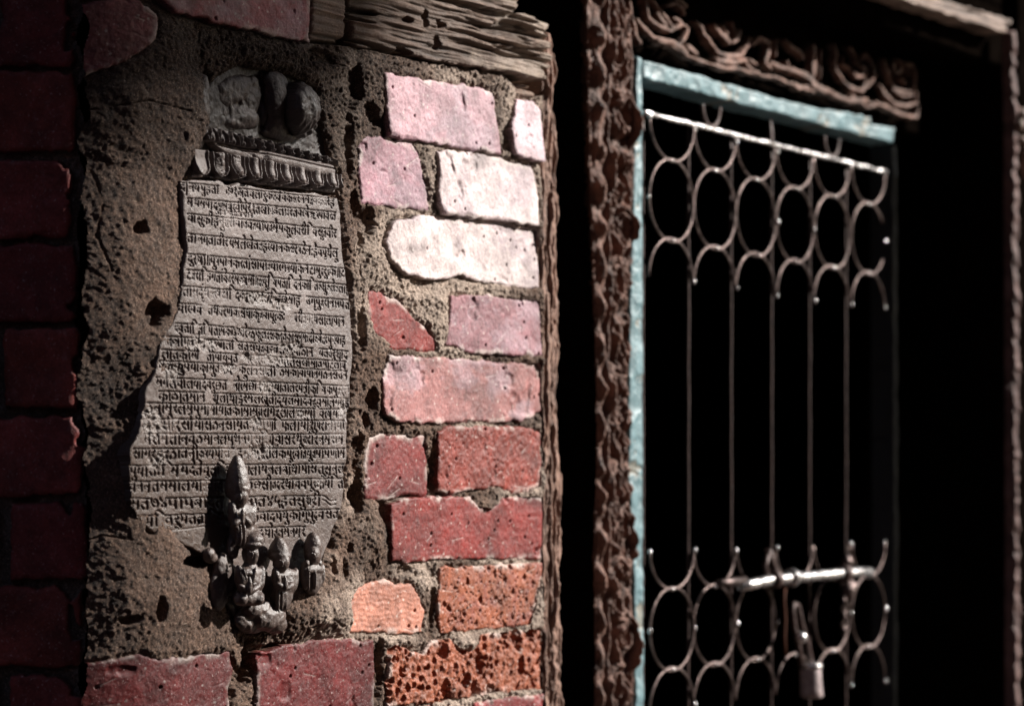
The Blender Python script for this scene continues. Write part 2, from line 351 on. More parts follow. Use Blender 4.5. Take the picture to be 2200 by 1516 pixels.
def build_wall():
    res = 0.00078
    s0, s1 = S_CORN - .003, px2s(1167); t0, t1 = WALL.st(1000, 1590)[1] - .03, WALL.st(1000, -20)[1] + .02
    t0, t1 = min(t0, -0.26), max(t1, .52)
    S, T = np.meshgrid(np.arange(s0, s1, res), np.arange(t0, t1, res))
    R = ramp(S)
    # mortar
    n1, n2, n3 = fbm(S, T, 14, 4, 3), fbm(S, T, 70, 4, 11), fbm(S, T, 330, 3, 23)
    wd, wr = worley(S + .002 * n2, T + .002 * n2, 260, 5)
    lf = .45 + .55 * sstep(px2s(330), px2s(560), S)
    H = -0.0022 + .0028 * n1 + (.0013 * n2 + .0012 * n3) * lf + .0014 * sstep(px2s(740), px2s(830), S) + .0012 * np.clip(.55 - wd, 0, 1) * (wr > .7)
    H = np.maximum(H, -.0046 + .0018 * n2 + .0013 * n3)
    for pts in ([(255,360),(268,430),(258,500),(275,580)],[(300,760),(286,840),(292,900)],[(210,1180),(260,1150),(300,1160)],[(760,560),(775,640),(768,700)],[(700,130),(760,150),(800,180)],[(250,230),(330,215),(400,240)],[(640,1350),(690,1330),(730,1350)]):
        H -= .0022 * sstep(.0013, .0003, line_dist(S, T, [WALL.st(*q) for q in pts]) + .0012 * np.abs(n2))
    for px, py, rx, ry, hh in BUMPS:
        s, t = wst(px, py); ex, _ = wst(px + rx, py); _, ey = wst(px, py - ry)
        H += hh / 1000 * np.exp(-((S - s) / (ex - s)) ** 2 - ((T - t) / (ey - t)) ** 2)
    for px, py, rx, ry, hh in PITS:
        s, t = wst(px, py); ex, _ = wst(px + rx, py); _, ey = wst(px, py - ry)
        q = np.hypot((S - s) / (ex - s), (T - t) / (ey - t)) + .4 * n2 + .35 * n1
        H -= hh / 1000 * sstep(1.25, .6, q)
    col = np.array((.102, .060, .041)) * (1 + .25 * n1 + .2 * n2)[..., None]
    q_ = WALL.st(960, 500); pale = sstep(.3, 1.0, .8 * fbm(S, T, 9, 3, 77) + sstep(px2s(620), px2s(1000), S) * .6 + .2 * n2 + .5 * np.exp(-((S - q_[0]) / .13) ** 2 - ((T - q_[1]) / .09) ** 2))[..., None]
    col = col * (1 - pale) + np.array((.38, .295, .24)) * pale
    st = WALL.st(560, 150)
    top_shade = np.clip(np.exp(-((S - st[0]) / .26) ** 2 - ((T - st[1]) / .10) ** 2) + .25 * n1, 0, 1)[..., None]
    col = col * (1 - .55 * top_shade)  # mortar darkened around the top left: shade put into its colour
    # a bed the tablet sits in
    bed = poly_sd(S, T, WALL.poly(SLAB_PX)); bedm = bed - .026 * sstep(px2s(470), px2s(390), S); low = sstep(px2s(420), px2s(360), S) * sstep(.22, .15, T)
    H += .005 * low * np.exp(-(bed / .018) ** 2) + .004 * np.exp(-(bed / .03) ** 2) * sstep(px2s(600), px2s(700), S)
    H = np.where(bedm > .004, -.03, H - (.006 - .005 * low) * sstep(-.004, .006, bed))
    hd = poly_sd(S, T, WALL.poly(HEAD_PX)); H = np.where(hd > .004, -.03, H - .004 * sstep(-.003, .005, hd))
    bm_ = poly_sd(S, T, WALL.poly([(655,-80),(655,92),(746,98),(885,128),(970,141),(1070,160),(1100,186),(1150,212),(1200,190),(1200,-80)]))
    H = np.where(bm_ > 0, -.035, H)
    isb = np.zeros(S.shape, bool)
    for i, (P, base, hh, tr, tu, style) in enumerate(BRICKS):
        P = [wst(*q) for q in P]; xs, ys = zip(*P)
        a, b = np.searchsorted(S[0], (min(xs) - .01, max(xs) + .01)); c, d = np.searchsorted(T[:, 0], (min(ys) - .01, max(ys) + .01))
        sl = (slice(c, d), slice(a, b)); s, t = S[sl], T[sl]
        if s.size == 0: continue
        sd = poly_sd(s, t, P) + .0015 * fbm(s, t, 90, 4, 40 + i) + .0014
        sc, tc = np.mean(xs), np.mean(ys)
        r = .0026
        k = np.clip(sd / r, 0, 1); edge = r * .8 * (1 - np.sqrt(np.clip(1 - (1 - k) ** 2, 0, 1)))
        f = fbm(s, t, 45, 4, 60 + i); g = fbm(s, t, 260, 3, 90 + i)
        h = (hh - 2.5) / 1000 - tr * (s - sc) - tu * (t - tc) * .6 + .0005 * f + .00025 * g - edge
        col_b = brick_colour(s, t, base, 200 + i, style)
        if style == 0:
            ch = sstep(.75, 1.1, fbm(s, t, 34, 3, 130 + i)); h -= .002 * ch
        if style == 2:
            h += .00022 * np.sin((t + .05 * s) * 1300 + 3 * f) * (.5 + .5 * g)
        if style in (1, 3, 4):
            fr = {1: 110, 3: 120, 4: 52}[style]; dep = {1: .0018, 3: .0028, 4: .009}[style]; lim = {1: .93, 3: .80, 4: .58}[style]
            q, rv = worley(s + .003 * g * .6, t * .75 + .004 * f * .6, fr, 300 + i)
            pit = np.clip(.42 - q, 0, 1) / .42 * (rv > lim)
            q2, rv2 = worley(s, t, fr * 2.3, 330 + i); pit = pit + .4 * np.clip(.4 - q2, 0, 1) / .4 * (rv2 > lim)
            h -= dep * np.sqrt(pit); h += (.0013 if style == 4 else .0004) * fbm(s, t, 190, 4, 150 + i)
        # lime smeared over the arrises, scratches and pale flecks in the face
        sm = sstep(.007, .0008, sd) * sstep(.15, .75, fbm(s, t, 55, 4, 230 + i) + .15) * .55
        rb = np.random.RandomState(600 + i)
        for _ in range(6):
            ax, ay, an, ln = rb.uniform(min(xs), max(xs)), rb.uniform(min(ys), max(ys)), rb.uniform(-.5, .7), rb.uniform(.004, .022)
            dd = seg_dist(s, t, (ax, ay), (ax + ln * math.cos(an), ay + ln * math.sin(an)))
            sm = np.maximum(sm, rb.uniform(.1, .45) * sstep(.0007, .0002, dd + .0002 * g)); h = h - .0004 * sstep(.0008, .0002, dd)
        q4, v4 = worley(s, t, 230, 640 + i); sm = np.maximum(sm, .6 * (v4 > .965) * sstep(.30, .18, q4))
        q5, v5 = worley(s, t, 120, 660 + i); hole = (v5 > .955) * sstep(.26, .12, q5); h = h - .0022 * hole
        dirty = sstep(.2, 1.1, fbm(s, t, 30, 4, 680 + i))[..., None]
        if style == 0 and base[0] > .23:                              # lavender sheen of the light painted into the paler bricks
            bl = (.45 * sstep(-.3, .8, fbm(s, t, 26, 4, 720 + i) + .4 * fbm(s, t * 2.2, 110, 3, 740 + i)))[..., None]
            col_b = col_b * (1 - bl) + np.array((.36, .275, .315)) * bl
        lime = np.array((.62, .55, .50)) * (.45 if base[0] < .15 else 1); col_b = col_b * (1 - .35 * dirty); col_b = col_b * (1 - sm[..., None]) + lime * sm[..., None]
        ins = sd > 0
        m = H[sl]; H[sl] = np.where(ins, np.maximum(h, m * .0 - .012), m)
        # mortar dips a little where it meets the brick's lower and left side
        H[sl] -= np.where((~ins) & (sd > -.005), .0018 * sstep(-.005, 0, sd), 0)
        isb[sl] |= ins; cc = col[sl]; cc[ins] = col_b[ins]
    P3 = WALL.W(S, T, R + H)
    fb = isb[:-1, :-1]
    keep = ~facemask((bedm > .012) | (hd > .012) | (bm_ > .012)) & (S > S_CORN + .0035 + .0035 * fbm(S, T, 45, 4, 14))[:-1, :-1]
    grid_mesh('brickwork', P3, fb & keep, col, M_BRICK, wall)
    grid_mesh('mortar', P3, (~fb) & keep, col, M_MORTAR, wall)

SLAB_PX = [(393,386),(470,390),(560,401),(650,412),(727,424),(733,480),(738,560),(748,620),(754,690),(757,770),(752,860),(747,930),(741,1000),(736,1070),(718,1140),(700,1185),
           (688,1218),(655,1245),(628,1272),(610,1308),(600,1350),(550,1358),(505,1320),(480,1285),(470,1240),(466,1205),(430,1185),(345,1150),(318,1120),(296,1075),
           (294,1020),(296,960),(312,930),(322,880),(330,840),(345,790),(352,745),(376,700),(392,650),(400,600),(404,520),(398,450)]
HEAD_PX = [(470,160),(520,130),(620,150),(690,180),(702,260),(722,330),(730,430),(640,416),(560,406),(470,396),(416,388),(416,330),(452,280),(450,200)]
build_wall()

# the wall's other face, turned away from the sun at the corner on the left
pc = WALL.W(np.float64(S_CORN), np.float64(0), np.float64(-RK * L_RAMP))
SIDE = Plane(np.array([0, pc[1] + .003, 0]), np.array([1.0, 0, 0]), np.array([0, -1.0, 0]))
def build_side():
    a, b = SIDE.st(-520, 760)[0], SIDE.st(188, 760)[0]; cm = SIDE.st(170, 760)[0]
    S, T = np.meshgrid(np.arange(a, b, .0011), np.arange(-.26, .52, .0011))
    H = -.006 + .002 * fbm(S, T, 30, 4, 7) + .001 * fbm(S, T, 200, 3, 8) - .0 * S
    col = np.array((.10, .08, .07)) * (1 + .3 * fbm(S, T, 40, 3, 9))[..., None]; isb = np.zeros(S.shape, bool)
    rows = [-215, -35, 148, 335, 517, 700, 885, 1072, 1253, 1440, 1625, 1800]
    for i, (y0, y1) in enumerate(zip(rows[:-1], rows[1:])):
        xr = [158, 160, 162, 152, 164, 170, 178, 184, 176, 184, 178][i]
        j = 5 * math.sin(i * 2.3)
        for x0, x1 in ((xr - 330 - (i % 2) * 160, xr - 335 * 0 - 0),):
            for q0, q1 in (((xr - 345 - (i % 2) * 170, xr - (i % 2) * 176 - 14 * (i % 2)),) + (((xr - 168, xr),) if i % 2 else ())) + ((xr - 700 - (i % 2) * 180, xr - 358 - (i % 2) * 172),):
                P = SIDE.poly([(q0 + 8, y0 + 9 + j), (q1 - 8, y0 + 7), (q1, y0 + 20), (q1 - 2, y1 - 18), (q1 - 9, y1 - 8), (q0 + 8, y1 - 7 + j)])
                sd = poly_sd(S, T, P) + .0016 * fbm(S, T, 80, 3, 20 + i) - .022 * sstep(.1, .7, fbm(S, T, 38, 3, 12)) * sstep(cm - .022, cm + .006, S); k = np.clip(sd / .005, 0, 1)
                h = .003 + .001 * fbm(S, T, 40, 4, 30 + i + int(q0) % 7) - .003 * (1 - np.sqrt(1 - (1 - k) ** 2))
                h = h - .004 * sstep(cm - .01, b, S); ins = sd > 0; H = np.where(ins, h, H); isb |= ins
                base = np.array([(.24, .05, .045), (.17, .032, .032), (.21, .045, .036)][i % 3])
                c = brick_colour(S, T, base, 500 + i, 0); col = np.where(ins[..., None], c, col)
    P3 = SIDE.W(S, T, H); fb = isb[:-1, :-1]; mo = (S + .004 * fbm(S, T, 40, 3, 10) < cm)[:-1, :-1]
    grid_mesh('brickwork', P3, fb, col, M_BRICK, wall)
    grid_mesh('mortar', P3, ~fb & mo, col, M_MORTAR, wall)
build_side()

# ------------------------------------------------------------------ inscribed stone tablet
tablet = empty('inscribed_tablet', WALL.W(np.float64(px2s(560)), np.float64(WALL.st(560, 1340)[1]), np.float64(-.02)),
               'grey brown stone tablet covered with carved rows of old script, set in the brick wall', 'stone tablet')
LINES = [  # left end, right end of each headline in photo pixels, text in visual order, letter height in photo pixels
 ((393,390),(719,427),'द|नयपुहता ॐ१अतवलारुकत्वेवैकस्रनमत्वकत्रैह',19),
 ((406,424),(723,455),'मथमपादजम्बुद्वीपेर१तखाण्डलात्रतवर्षेऋष्पावर्त',20),
 ((463,451),(546,459),'तौवसुवातथान',10),
 ((406,458),(725,493),'वासुकीहनुश्रीवाज्वत्यापत्मैपकूलश्रीिवसुत्वीर',21),
 ((408,501),(727,535),'तानगतातीरयमलेखेतल्हद्यानकस्रष्ठेन:हैवपृथैलू',21),
 ((408,544),(742,576),'दुर्षा॥पुष्पानकर्तांसापात्यार्गम्यांकनटामुद्रुर्क॥ट',22),
 ((406,578),(751,611),'टत्रािहगतांवेश्रंमक्षमा॥त्र्यूिषपतािदनेकाितक्शुक्लेल्लाह',22),
 ((399,613),(751,644),'तामदृंधस्रष्टािदकामाश्रसिहःछेमाःह उगृपुत्रानाम्पत',22),
 ((391,650),(740,681),'वाद्वव तथश्रणवासधाकृत्वापूर्कः  प्रीत्यर्थसालापान',22),
 ((383,692),(742,722),'ध्वताितिपतामंका४७श्रेष्ठफूलत्सकर्तेकासम्मर्दीक्षेत्रपुण्याह',22),
 ((368,721),(748,753),'ज्ञोपुळीनश्रमंगलिसतसंघत्वहनसैमम्पाठान यतश्रुशाद',21),
 ((358,749),(745,776),'लातकामी तीयायवृत याश्रुत कृष्यालसखामातमाटलोब',20),
 ((354,773),(747,796),'षेककुपयाकामुतमाद कूलनसालेिठमकावायानगठनसउन',22),
 ((348,809),(750,828),'मगलवालयादेवरुछत नोर्मेछावदातयातालरुपनीकृिषकपुत्ररा',23),
 ((352,838),(752,855),'काठातमान शलाथाइरमलखतीदुयलमादेवरवमानगमेंहु',22),
 ((331,863),(750,879),'ठुनोमरलमपुमामोयातकामामश्रीगरलालाकागिवर्षेयित',24),
 ((322,898),(741,902),'मारसीरसोयासठनसायतवागुणिफलायीशुप्रानाया',25),
 ((325,930),(738,931),'मैंतमतांनवठमानलपृधंनगुसंिगवासरथूश्रीरनमसम',25),
 ((302,962),(741,962),'सागरहूरठातनीक्ष्यपात इमायात्रीलंकपूर्वात्यूत्पापणाम',24),
 ((295,998),(740,995),'पुयातािमयदेतेंवूतिय पालायनलबांधापासतूसूनल',24),
 ((295,1033),(738,1026),'वननतममालयास्तावप घछछसीत्द्रधाववपूर्कयित',24),
 ((297,1069),(690,1063),'मत७४पापबादत ादनात४५हतसुश्री',24),
 ((313,1107),(728,1092),'एपिवरूपततािह किकंवादपयुकागुपुंद्वसत',23),
 ((557,1132),(657,1129),'दुघोत्तमनगर',24)]
GL = {}
def glyph(ch):
    if ch in GL: return GL[ch]
    cu = bpy.data.curves.new('g', 'FONT'); cu.body = ch; cu.fill_mode = 'FRONT'; cu.resolution_u = 2
    o = bpy.data.objects.new('g', cu); COL.objects.link(o)
    ev = o.evaluated_get(bpy.context.evaluated_depsgraph_get()); m = ev.to_mesh(); m.calc_loop_triangles()
    v = np.zeros(len(m.vertices) * 3, np.float32); m.vertices.foreach_get('co', v); v = v.reshape(-1, 3)[:, :2]
    t = np.zeros(len(m.loop_triangles) * 3, np.int32); m.loop_triangles.foreach_get('vertices', t)
    tri = v[t.reshape(-1, 3)] if len(t) else np.zeros((0, 3, 2))
    ev.to_mesh_clear(); bpy.data.objects.remove(o); bpy.data.curves.remove(cu)
    GL[ch] = (tri, float(v[:, 0].max()) if len(v) else 0.35, float(v[:, 0].min()) if len(v) else 0)
    return GL[ch]
MARKS = 'ुूृेैंँः्'
def carve_text(S, T):
    s0, t0 = S[0, 0], T[0, 0]; r = (S[0, 1] - S[0, 0]) / 2
    img = np.zeros((S.shape[0] * 2, S.shape[1] * 2), np.float32); rs = random.Random(4)
    for (a, b, txt, hpx) in LINES:
        A0, B0 = WALL.st(*a, .006), WALL.st(*b, .006); zz = (WALL.W(np.float64(A0[0]), np.float64(0), np.float64(0))[1])
        sy = hpx / F * zz / .622 * .98
        lay = []; x = 0; i = 0
        while i < len(txt):
            ch = txt[i]
            if ch == ' ': x += .75; i += 1; continue
            half = i + 1 < len(txt) and txt[i + 1] == '्' and ch not in MARKS
            tri, adv, mn = glyph(ch)
            if ch in MARKS: lay.append((tri, x, 1.0, ch)); i += 1; continue
            k = .62 if half else 1.0
            if ch in '|।१:': adv = adv + .06
            lay.append((tri, x, k, ch)); x += adv * k + .02
            i += 2 if half else 1
        L = math.hypot(B0[0] - A0[0], B0[1] - A0[1]); sx = L / x; e = ((B0[0] - A0[0]) / L, (B0[1] - A0[1]) / L)
        for tri, x0, k, ch in lay:
            if len(tri) == 0: continue
            jx, jy, sc, sh = rs.uniform(-.03, .03), rs.uniform(-.03, .03), rs.uniform(.93, 1.10), rs.uniform(-.09, .09)
            gx = (tri[..., 0] * k + x0 + jx + sh * (tri[..., 1] - .6)) * sx; gy = ((tri[..., 1] - .622) * sc + jy * .6) * sy
            U = (A0[0] + gx * e[0] - s0) / r; V = (A0[1] + gx * e[1] + gy - t0) / r
            for u, v in zip(U, V):
                x1, x2 = max(int(u.min()) - 1, 0), min(int(u.max()) + 2, img.shape[1]); y1, y2 = max(int(v.min()) - 1, 0), min(int(v.max()) + 2, img.shape[0])
                if x2 <= x1 or y2 <= y1: continue
                X, Y = np.meshgrid(np.arange(x1, x2), np.arange(y1, y2))
                d = (u[1] - u[0]) * (v[2] - v[0]) - (u[2] - u[0]) * (v[1] - v[0])
                if abs(d) < 1e-6: continue
                w1 = ((X - u[0]) * (v[2] - v[0]) - (u[2] - u[0]) * (Y - v[0])) / d
                w2 = ((u[1] - u[0]) * (Y - v[0]) - (X - u[0]) * (v[1] - v[0])) / d
                img[y1:y2, x1:x2] = np.maximum(img[y1:y2, x1:x2], ((w1 >= -.02) & (w2 >= -.02) & (w1 + w2 <= 1.02)).astype(np.float32))
    m = img.reshape(S.shape[0], 2, S.shape[1], 2).mean((1, 3))
    def blur(a): 
        a = np.pad(a, 1, mode='edge'); a = (a[:-2] + 2 * a[1:-1] + a[2:]) / 4; return (a[:, :-2] + 2 * a[:, 1:-1] + a[:, 2:]) / 4
    b1 = blur(m); return b1, blur(blur(blur(m)))
SCARS = [(540,640,34,16),(585,655,26,14),(590,770,30,14),(430,735,40,18),(520,768,24,14),(560,830,22,16),(535,905,16,12),(550,965,30,14),(620,745,30,10),(480,790,20,10),(365,800,20,30),(330,900,22,36),(345,985,28,22),(640,890,20,10),(730,870,16,30)]
STONE = np.array((.175, .150, .140))
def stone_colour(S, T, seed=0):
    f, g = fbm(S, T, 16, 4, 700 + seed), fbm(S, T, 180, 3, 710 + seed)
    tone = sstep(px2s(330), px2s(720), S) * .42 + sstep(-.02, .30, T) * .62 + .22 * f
    warm, cool = np.array((.060, .037, .027)), np.array((.170, .140, .132))  # cooler and paler towards upper right: glare put into the stone's colour
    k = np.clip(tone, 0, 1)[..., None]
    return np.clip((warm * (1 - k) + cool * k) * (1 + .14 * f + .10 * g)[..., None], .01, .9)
def slab_h(S, T, sd):
    cut, soft = carve_text(S, T)
    wear = np.clip(1.15 - .7 * sstep(.55, 1.1, fbm(S, T, 26, 4, 55)), .4, 1)
    h = .0007 * fbm(S, T, 12, 4, 50) + .00018 * fbm(S, T, 260, 3, 52)
    sc = np.zeros(S.shape)
    for px, py, rx, ry in SCARS:
        s, t = WALL.st(px, py); ex, _ = WALL.st(px + rx, py); _, ey = WALL.st(px, py - ry)
        sc = np.maximum(sc, sstep(1.2, .5, np.hypot((S - s) / (ex - s), (T - t) / (ey - t)) + .4 * fbm(S, T, 90, 3, 57)))
    h += -.0016 * sc + .0012 * sc * fbm(S, T, 240, 4, 58)
    h -= (.0016 * cut + .0005 * soft) * wear * (1 - .55 * sc)
    # two wavy flourishes at the end of the date line
    for dy in (0, 9):
        L = WALL.poly([(692, 1064 + dy), (700, 1067 + dy), (706, 1073 + dy), (712, 1077 + dy), (720, 1074 + dy)], .006)
        h -= .0011 * sstep(.0012, .0003, line_dist(S, T, L))
    L = WALL.poly([(345, 1143), (400, 1136), (455, 1128)], .006); h -= .0006 * sstep(.0008, .0002, line_dist(S, T, L))
    h -= .008 * sstep(px2s(430), px2s(300), S)
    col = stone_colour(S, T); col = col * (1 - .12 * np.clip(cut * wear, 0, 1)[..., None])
    col = col * (1 - .25 * sc[..., None]) + .25 * sc[..., None] * np.array((.30, .27, .25))
    return h, col
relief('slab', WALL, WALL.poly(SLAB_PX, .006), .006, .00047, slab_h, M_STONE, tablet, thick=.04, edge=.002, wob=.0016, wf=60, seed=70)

def lerp_band(S, T, tl, tr, bl, br, off):
    """u 0..1 along, v 0 (bottom) .. 1 (top) inside the band whose corners are given in photo pixels"""
    tl, tr, bl, br = (WALL.st(*p, off) for p in (tl, tr, bl, br))
    u = (S - bl[0]) / (br[0] - bl[0])
    top = tl[1] + (S - tl[0]) / (tr[0] - tl[0]) * (tr[1] - tl[1]); bot = bl[1] + u * (br[1] - bl[1])
    return u, (T - bot) / (top - bot)
def head_h(S, T, sd):
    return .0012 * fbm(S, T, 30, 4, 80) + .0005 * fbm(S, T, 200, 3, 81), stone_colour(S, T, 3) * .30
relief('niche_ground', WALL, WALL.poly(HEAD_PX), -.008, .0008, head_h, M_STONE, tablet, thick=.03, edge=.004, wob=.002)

def lotus_h(S, T, sd):
    u, v = lerp_band(S, T, (462,272), (722,341), (452,305), (722,352), .006)
    n = 13; q = (u * n) % 1 - .5; vv = np.clip(v, 0, 1)
    half = .5 * np.clip(1.02 - vv ** 2.2, 0, 1) ** .75                         # pointed petal outline
    k = half - np.abs(q)
    rim = np.exp(-((k - .07) / .055) ** 2) * (k > -.1); inner = np.exp(-((q / .13) ** 2 + ((vv - .32) / .22) ** 2))
    wear = .55 + .45 * sstep(.1, .35, u)
    h = (.0058 * rim + .0040 * inner - .002 * (k < 0) ) * wear + .0006 * fbm(S, T, 120, 3, 83)
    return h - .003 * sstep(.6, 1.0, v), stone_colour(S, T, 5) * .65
relief('lotus_band', WALL, WALL.poly([(452,268),(560,292),(722,336),(724,356),(560,322),(448,300)], .006), .003, .0004, lotus_h, M_STONE, tablet, thick=.02, edge=.0018)

def ledge_h(S, T, sd):
    u, v = lerp_band(S, T, (470,297), (724,352), (520,330), (722,378), .012)
    f = fbm(S, T, 60, 4, 84)
    broken = sstep(.30, .12, u + .05 * f)
    h = .007 * np.sqrt(np.clip(1 - ((v - .35) / .62) ** 2, 0, 1)) - .003 * np.exp(-((v - .62) / .07) ** 2) - .009 * broken + .0008 * f
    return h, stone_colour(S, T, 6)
relief('ledge', WALL, WALL.poly([(468,296),(560,314),(724,350),(724,380),(640,366),(560,350),(530,336),(500,322)], .012), .004, .0005, ledge_h, M_STONE, tablet, thick=.025, edge=.002, wob=.0012)

def flute_h(S, T, sd):
    u, v = lerp_band(S, T, (424,322), (724,376), (420,377), (726,411), .006)
    n = 9; q = (u * n + .15) % 1 - .5; vv = 1 - np.clip(v, -.2, 1)
    wdt = .42 * np.sqrt(np.clip(1 - (np.clip((vv - .45) / .52, 0, 1)) ** 2, 0, 1))
    k = wdt - np.abs(q)
    body = np.sqrt(np.clip(1 - (q / .25) ** 2, 0, 1)) * np.clip((wdt - .14) * 4, 0, 1) * sstep(1.0, .8, vv)
    rim = np.exp(-((k - .05) / .05) ** 2)
    f = fbm(S, T, 70, 4, 86); wear = sstep(.02, .3, u + .06 * f)
    h = .0075 * body * wear + .0052 * rim * (.4 + .6 * wear) - .006 * (k < 0) + .0005 * f + .003 * sstep(.2, .9, vv)
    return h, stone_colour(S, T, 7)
relief('fluted_moulding', WALL, WALL.poly([(420,318),(520,336),(620,356),(726,376),(729,415),(640,404),(560,394),(420,379)], .006), .005, .0004, flute_h, M_STONE, tablet, thick=.03, edge=.0018, wob=.0006)

# carved remains above the lotus band
blobs('carved_stem', WALL, [(590,210,5,13,22,10),(590,250,4,10,18,8),(592,276,3,15,9,7),(598,290,2,24,5,6),(590,175,4,16,9,8)], -.008, M_DARKFIG, tablet)
def shell_h(S, T, sd):
    s, t = WALL.st(648, 232, .01); a = np.arctan2(T - t - .012, (S - s)); r = np.hypot((S - s) / .025, (T - t) / .024)
    h = .020 * np.sqrt(np.clip(1 - r ** 2, 0, 1)) + .0011 * np.sin(a * 26) * sstep(.45, .8, r) * (T < t) + .0016 * fbm(S, T, 90, 4, 88)
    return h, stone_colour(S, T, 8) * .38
P_SHELL = [(610,205),(624,182),(650,174),(674,184),(690,212),(690,250),(680,280),(662,296),(640,292),(620,272),(610,240)]
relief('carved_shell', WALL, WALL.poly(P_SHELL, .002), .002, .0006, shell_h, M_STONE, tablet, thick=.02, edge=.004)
blobs('carved_drapery', WALL, [(500,195,0,26,13,7,.3,0,.8),(536,215,0,12,20,7,-.5),(520,252,1,22,10,8,-.1),(566,190,0,4,18,5,.2),(562,246,1,5,12,6),(482,240,-2,14,18,6),(540,178,1,8,6,5),(505,266,1,16,5,6),(516,222,3,3,14,4,.5),(540,236,3,2.5,9,4,-.4),(492,236,2,2.4,13,4,.2)], -.010, M_DARKFIG, tablet, smooth=2, disp=.0025)
blobs('carved_foot', WALL, [(432,225,0,9,22,6,.1),(424,258,0,12,16,7),(418,288,-2,14,14,6),(437,190,0,6,13,5)], -.004, M_DARKFIG, tablet, disp=.002)

# small donor figures at the foot of the tablet
O6 = .006
FIG_A = [(510,1026,11,10.5,20,10,.05,.45,.8),(513,1050,12,11.5,3,11),(514,1066,14,8.5,9.5,9),(516,1067,23.2,1.6,3.2,2),(511.5,1062,22,1.5,.9,1),(519.5,1062,22,1.5,.9,1),(515.5,1074,22,2.4,.8,1),(502,1064,11,2.2,5,4),(527,1064,11,2.2,5,4),
 (518,1083,10,5,5,6),(520,1095,10,17,6,8,0,.25,.8),(520,1117,9,12,16,9,0,-.12,.8),(500,1106,13,4.2,12,5,.18),(541,1106,13,4.2,12,5,-.18),(509,1120,18,7,3,3.4,.55),(532,1120,18,7,3,3.4,-.55),(521,1108,21,2.6,8,2.4,0,.4),
 (520,1147,8,14,12,9,0,-.2,.8),(508,1146,14,1.6,11,3),(515,1147,16,1.6,11,3),(523,1147,16.5,1.6,11,3),(531,1146,14,1.6,11,3)]
FIG_B = [(543,1160,15,11,7.5,11),(541,1170,16,10.5,3,10.5),(552,1152,16,4,5,4),(538,1190,14,7,9.5,9),(541.5,1190,22.6,1.5,2.8,1.8),(536.5,1185,21.5,1.3,.9,1),(545,1185,21.5,1.3,.9,1),(541,1197,21.5,2,.8,1),(529,1188,11,1.8,4.5,3.5),(537,1205,11,4.5,6,5),
 (514,1160,6,16,7,5,.3,0,.8),(499,1170,5,7,12,4,0,.3,.8),
 (535,1226,12,16,5,9,0,.25,.8),(535,1244,12,12,15,10,0,.12,.8),(516,1244,16,4.4,13,6,.25),(557,1245,16,4.4,13,6,-.25),(525,1264,24,9,3,3.6,-.45),(547,1264,24,9,3,3.6,.45),(536,1256,28,2.8,8,2.6,0,.4),
 (534,1283,13,17,7,12,0,0,.8),(517,1286,20,7,6,7),(552,1286,20,7,6,7),(527,1238,21,1.2,9,2,.3),(545,1238,21,1.2,9,2,-.3)]
FIG_C = [(599,1180,11,10,12,10,.06,.35),(600,1194,12,11,5,11),(604,1207,15,8,9,8.5),(606.5,1208,23.6,1.5,2.8,1.8),(601.5,1203,22.5,1.3,.9,1),(609.5,1203,22.5,1.3,.9,1),(606,1215,22.3,2,.8,1),(594,1208,11,2,5,4),(606,1220,11,4.5,5,5),
 (611,1231,11,16,5,8,0,.25,.8),(612,1248,11,12,12,9,0,.1,.8),(594,1246,14,4,12,5,.2),(631,1247,14,4,12,5,-.25),(604,1259,21,8,3,3.4,-.4),(622,1259,21,8,3,3.4,.4),(613,1252,24,2.6,7,2.4,0,.4),
 (604,1284,9,12,13,9,0,-.2,.8),(596,1286,15,1.5,11,3),(604,1286,16,1.5,11,3),(612,1285,15,1.5,11,3)]
FIG_D = [(672,1168,9,9,11,9,.05,.3),(672,1186,9,9.5,13,8),(673,1191,13,7,8,6.5),(675,1192,20,1.4,2.6,1.6),(670,1188,19,1.2,.8,1),(678,1188,19,1.2,.8,1),(674,1198,19,1.8,.7,1),(659,1209,12,3.2,3.2,3),(687,1209,12,3.2,3.2,3),(672,1206,9,4.5,5,5),
 (671,1220,8,15,5,7,0,.25,.8),(670,1240,7,12,15,7,0,0,.8),(654,1236,9,3.6,13,5,.12),(689,1234,9,3.6,11,5,-.12),(663,1244,14,1.3,11,2),(677,1242,14,1.3,11,2)]
for items, lb in ((FIG_A, 'tall standing carved figure with a high pointed crown'), (FIG_B, 'kneeling carved figure with a round turban and joined hands'), (FIG_C, 'small carved figure with a pointed hood'), (FIG_D, 'smallest carved figure with ear discs, half sunk in mortar')): blobs('carved_figure', WALL, [(i_[0], i_[1], i_[2], i_[3] * .88, i_[4], i_[5] * .92) + tuple(i_[6:]) for i_ in items], O6, M_STONE, tablet, voxel=.0008, smooth=1, disp=.0016)['label'] = lb
blobs('broken_stump', WALL, [(449,1190,5,6,6,5),(452,1197,4,8,5,5)], .004, M_STONE, tablet)
blobs('rock_base', WALL, [(575,1325,10,22,12,10),(555,1310,8,20,9,10),(590,1340,8,14,9,9),(540,1330,4,22,12,8)], .002, M_STONE, tablet, disp=.003)
blobs('robe_fragment', WALL, [(480,1220,6,12,14,6),(495,1245,5,10,14,6),(470,1262,4,12,20,6)], .002, M_STONE, tablet, disp=.002)

